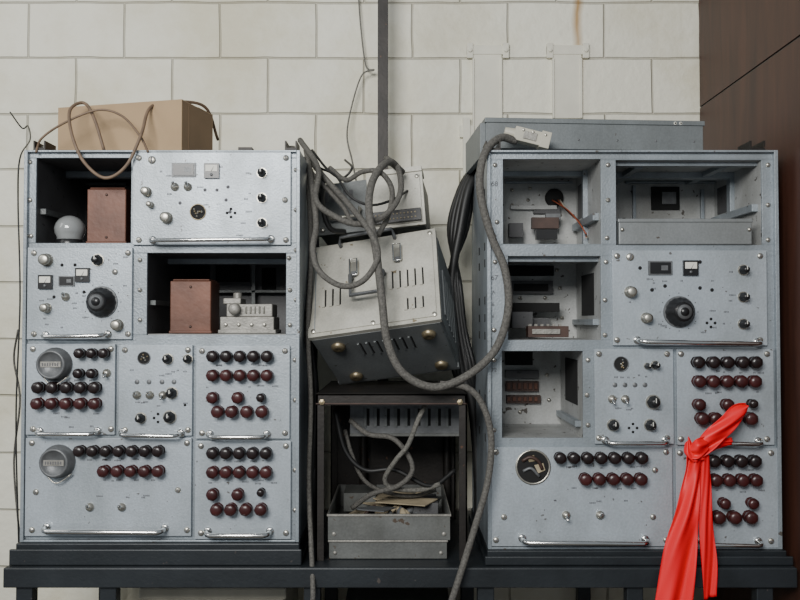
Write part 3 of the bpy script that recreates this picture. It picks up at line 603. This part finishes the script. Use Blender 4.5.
# ================================================= CABLES
def cable(name,pts,r,mt,seg=8):
    m=MB(); m.tube([W(*p) for p in pts],r,mt,seg,8); return m.build(name)
cable('braided_cable',[(516,141,.03),(500,138,.01),(484,155,-.02),(480,190,-.03),(491,235,-.03),(505,270,-.035),(508,310,-.035),(495,350,-.04),(465,377,-.05),(432,387,-.055),(402,372,-.055),(387,340,-.05),(382,300,-.04),(376,250,-.02),(369,210,.0),(373,180,.04),(388,162,.1),(402,172,.16)],.0080,'braid',10)
cable('braided_cable',[(440,384,-.04),(465,387,-.045),(481,402,-.045),(491,435,-.045),(488,480,-.05),(474,530,-.06),(460,575,-.075),(448,612,-.075)],.0066,'braid',10)
cable('braided_cable',[(306,150,.2),(312,185,.06),(316,225,.02),(313,250,-.02),(320,272,-.03),(342,286,-.035),(364,280,-.035),(378,256,-.03),(370,232,-.02),(350,206,.04),(332,186,.08),(318,170,.12),(308,158,.2)],.0062,'braid')
cable('braided_cable',[(300,140,.2),(318,168,.08),(316,200,.03),(334,216,.02),(358,224,.02),(384,216,.03),(400,194,.06),(398,168,.12),(386,158,.2)],.0062,'braid')
cable('braided_cable',[(330,168,.15),(346,180,.1),(362,172,.08),(380,172,.07),(392,190,.07),(388,216,.06),(378,235,.02)],.0055,'braid')
cable('braided_cable',[(304,162,.2),(316,178,.1),(330,192,.09),(344,208,.07),(352,222,.06),(366,226,.05)],.005,'braid')
cable('rubber_cable',[(306,152,.22),(322,176,.14),(322,204,.10),(330,228,.1),(345,232,.12)],.006,'rubber')
cable('thin_lead_wire',[(320,168,.15),(336,176,.12),(350,196,.1),(370,205,.1),(392,200,.12),(412,188,.2)],.0028,'rubber',6)
cable('thin_lead_wire',[(312,150,.2),(328,170,.14),(342,178,.12),(352,168,.12),(345,160,.2)],.0028,'rubber',6)
cable('thin_lead_wire',[(358,-10,.485),(361,30,.48),(366,66,.48),(374,70,.47),(362,75,.47),(352,105,.47),(347,135,.45),(352,160,.4),(356,180,.3)],.0022,'braidlight',6)
for i,(dx,r_) in enumerate(((0,.010),(7,.009),(13,.008),(-5,.008),(9,.007),(-10,.007),(18,.006))):
    cable('rubber_cable',[(480-dx*.3,164,.30),(468-dx*.5,190,.28+i*.01),(460-dx*.6,230,.27+i*.01),(452+dx*.4,280,.27),(456+dx*.5,330,.26),(462+dx*.7,372,.25),(472,405,.25+i*.01),(478,480,.25),(478,556,.25+i*.01)],r_,'rubber')
cable('braided_cable',[(304,158,.15),(309,200,.10),(311,260,.08),(308,330,.06),(311,400,.05),(309,480,.05),(311,540,.0),(313,590,-.065),(312,610,-.065)],.005,'braid')
for i in range(3): cable('rubber_cable',[(310,170,.24+i*.02),(314+i,240,.2),(311+i*2,320,.19+i*.02),(316-i,400,.19+i*.02),(312+i,480,.2),(314,556,.2+i*.02)],.007,'rubber')
cable('braided_cable',[(428,400,.05),(418,420,.04),(408,445,.05),(396,460,.06),(385,478,.08),(392,488,.09),(420,490,.1),(440,484,.1)],.0052,'braidlight')
cable('braided_cable',[(350,420,.1),(368,434,.08),(392,438,.07),(408,455,.07),(412,472,.07),(398,486,.08),(372,494,.1),(352,508,.12)],.0055,'braid')
cable('braided_cable',[(345,430,.14),(352,455,.12),(364,480,.12),(385,492,.13),(412,496,.13),(436,490,.14)],.0045,'braid')
cable('rubber_cable',[(335,410,.1),(345,450,.1),(365,470,.1),(395,470,.1),(430,486,.1),(455,470,.12)],.005,'rubber')
cable('brown_power_cord',[(218,140,.22),(205,107,.16),(172,102,.08),(150,108,.04),(141,135,-.012),(126,166,-.022),(105,178,-.022),(84,162,-.02),(72,135,-.01),(70,110,.02),(84,103,.05),(94,118,.012),(104,150,.0)],.0034,'browncable')
cable('brown_power_cord',[(36,152,-.015),(42,138,.02),(66,122,.01),(98,110,.01),(122,116,.01),(140,136,.0),(148,152,-.012)],.0024,'browncable')
cable('thin_lead_wire',[(10,112,.42),(22,128,.40),(28,126,.38),(30,140,.25),(20,158,.1),(18,200,.1),(20,300,.1),(16,420,.1),(19,556,.1)],.0018,'rubber',6)
cable('thin_lead_wire',[(18,330,.1),(14,360,.15),(20,400,.15),(14,460,.2),(18,520,.2),(22,553,.2)],.0022,'braid',6)
# ================================================= RED RIBBON
def ribbon(m,pts,folds=2.0,amp=.006,n=18,ph=0):
    P=[(W(a,b,c),w*U/2,math.radians(g)) for a,b,c,w,g in pts]
    q=[]
    def cr(a,b,c,d,t): return 0.5*((2*b)+(c-a)*t+(2*a-5*b+4*c-d)*t*t+(3*b-a-3*c+d)*t**3)
    K=len(P)
    for i in range(K-1):
        A,B,C,E=P[max(i-1,0)],P[i],P[i+1],P[min(i+2,K-1)]
        for k in range(8):
            t=k/8; q.append(tuple(cr(A[j],B[j],C[j],E[j],t) for j in range(3)))
    q.append(P[-1]); vs=[];fs=[]
    for j,(c,w,g) in enumerate(q):
        for i in range(n+1):
            s_=i/n*2-1; dep=amp*math.sin(s_*math.pi*folds+j*.10+ph)+amp*.35*math.sin(s_*7+j*.5+ph)
            vs.append(c+Vector((math.cos(g)*s_*w,-dep,math.sin(g)*s_*w)))
    for j in range(len(q)-1):
        for i in range(n): a=j*(n+1)+i; fs.append((a,a+1,a+n+2,a+n+1))
    m.add(vs,fs,'red',True)
m=MB()
ribbon(m,[(694,454,-.058,16,10),(693,475,-.062,17,5),(688,510,-.066,23,4),(681,550,-.068,31,4),(672,614,-.07,36,2)],1.3,.006)
ribbon(m,[(703,454,-.050,12,-10),(705,480,-.052,13,-5),(706,520,-.056,14,-3),(709,560,-.060,16,-2),(710,598,-.062,13,14)],.8,.004,ph=1)
ribbon(m,[(699,450,-.058,17,100),(714,437,-.062,18,128),(728,424,-.062,18,128),(740,411,-.056,16,125),(747,405,-.052,5,120)],1.2,.005)
ribbon(m,[(704,448,-.045,14,100),(718,444,-.042,10,95),(732,441,-.040,7,90)],.8,.003)
ribbon(m,[(689,452,-.062,12,80),(698,449,-.074,18,95),(707,443,-.064,13,110)],1.3,.004)
ribbon(m,[(687,440,-.056,8,60),(690,450,-.064,12,30),(699,461,-.066,12,10)],.8,.004,ph=2)
m.build('red_ribbon',None,solid=.0006)
# under table junk
m=MB(); a=W(145,590,.12).x; b=W(285,590,.12).x
m.box(a,b,.10,.36,0.0,.66,'beige'); m.box(a-.006,b+.006,.094,.366,.66,.685,'beige'); m.box(a+.05,b-.05,.092,.1,.55,.57,'steel'); m.build('storage_crate',None,bevel=.004)
m=MB(); a=W(345,590,.1).x; b=W(450,590,.1).x
m.box(a,b,.12,.36,0,.62,'trayside'); m.box(a-.004,b+.004,.116,.364,.62,.635,'capgrey'); m.box(a+.05,b-.05,.112,.12,.5,.52,'steel'); m.build('metal_storage_case',None,bevel=.004)
# ================================================= LIGHT
def area(name,loc,tgt,sx,sy,e,col):
    l=bpy.data.lights.new(name,'AREA'); l.shape='RECTANGLE'; l.size=sx; l.size_y=sy; l.energy=e; l.color=col
    o=bpy.data.objects.new(name,l); bpy.context.collection.objects.link(o); o.location=loc
    o.rotation_euler=(Vector(tgt)-Vector(loc)).to_track_quat('-Z','Y').to_euler()
area('window_light',(-.75,-2.7,2.3),(0,.1,1.4),1.3,.9,100,(1,.99,.96))
area('side_window_light',(-2.3,-1.0,2.4),(0,.2,1.3),1.0,1.2,12,(1,.99,.96))
w=bpy.data.worlds.new('World'); bpy.context.scene.world=w; w.use_nodes=True
w.node_tree.nodes['Background'].inputs[0].default_value=(.82,.91,1,1); w.node_tree.nodes['Background'].inputs[1].default_value=.30
# ================================================= CAMERA
c=bpy.data.cameras.new('camera'); o=bpy.data.objects.new('camera',c); bpy.context.collection.objects.link(o)
c.sensor_width=36; c.lens=18/math.tan(math.radians(25)); o.location=(0,-D,ZC); o.rotation_euler=(math.pi/2+PIT,0,0); c.clip_start=.01
bpy.context.scene.camera=o
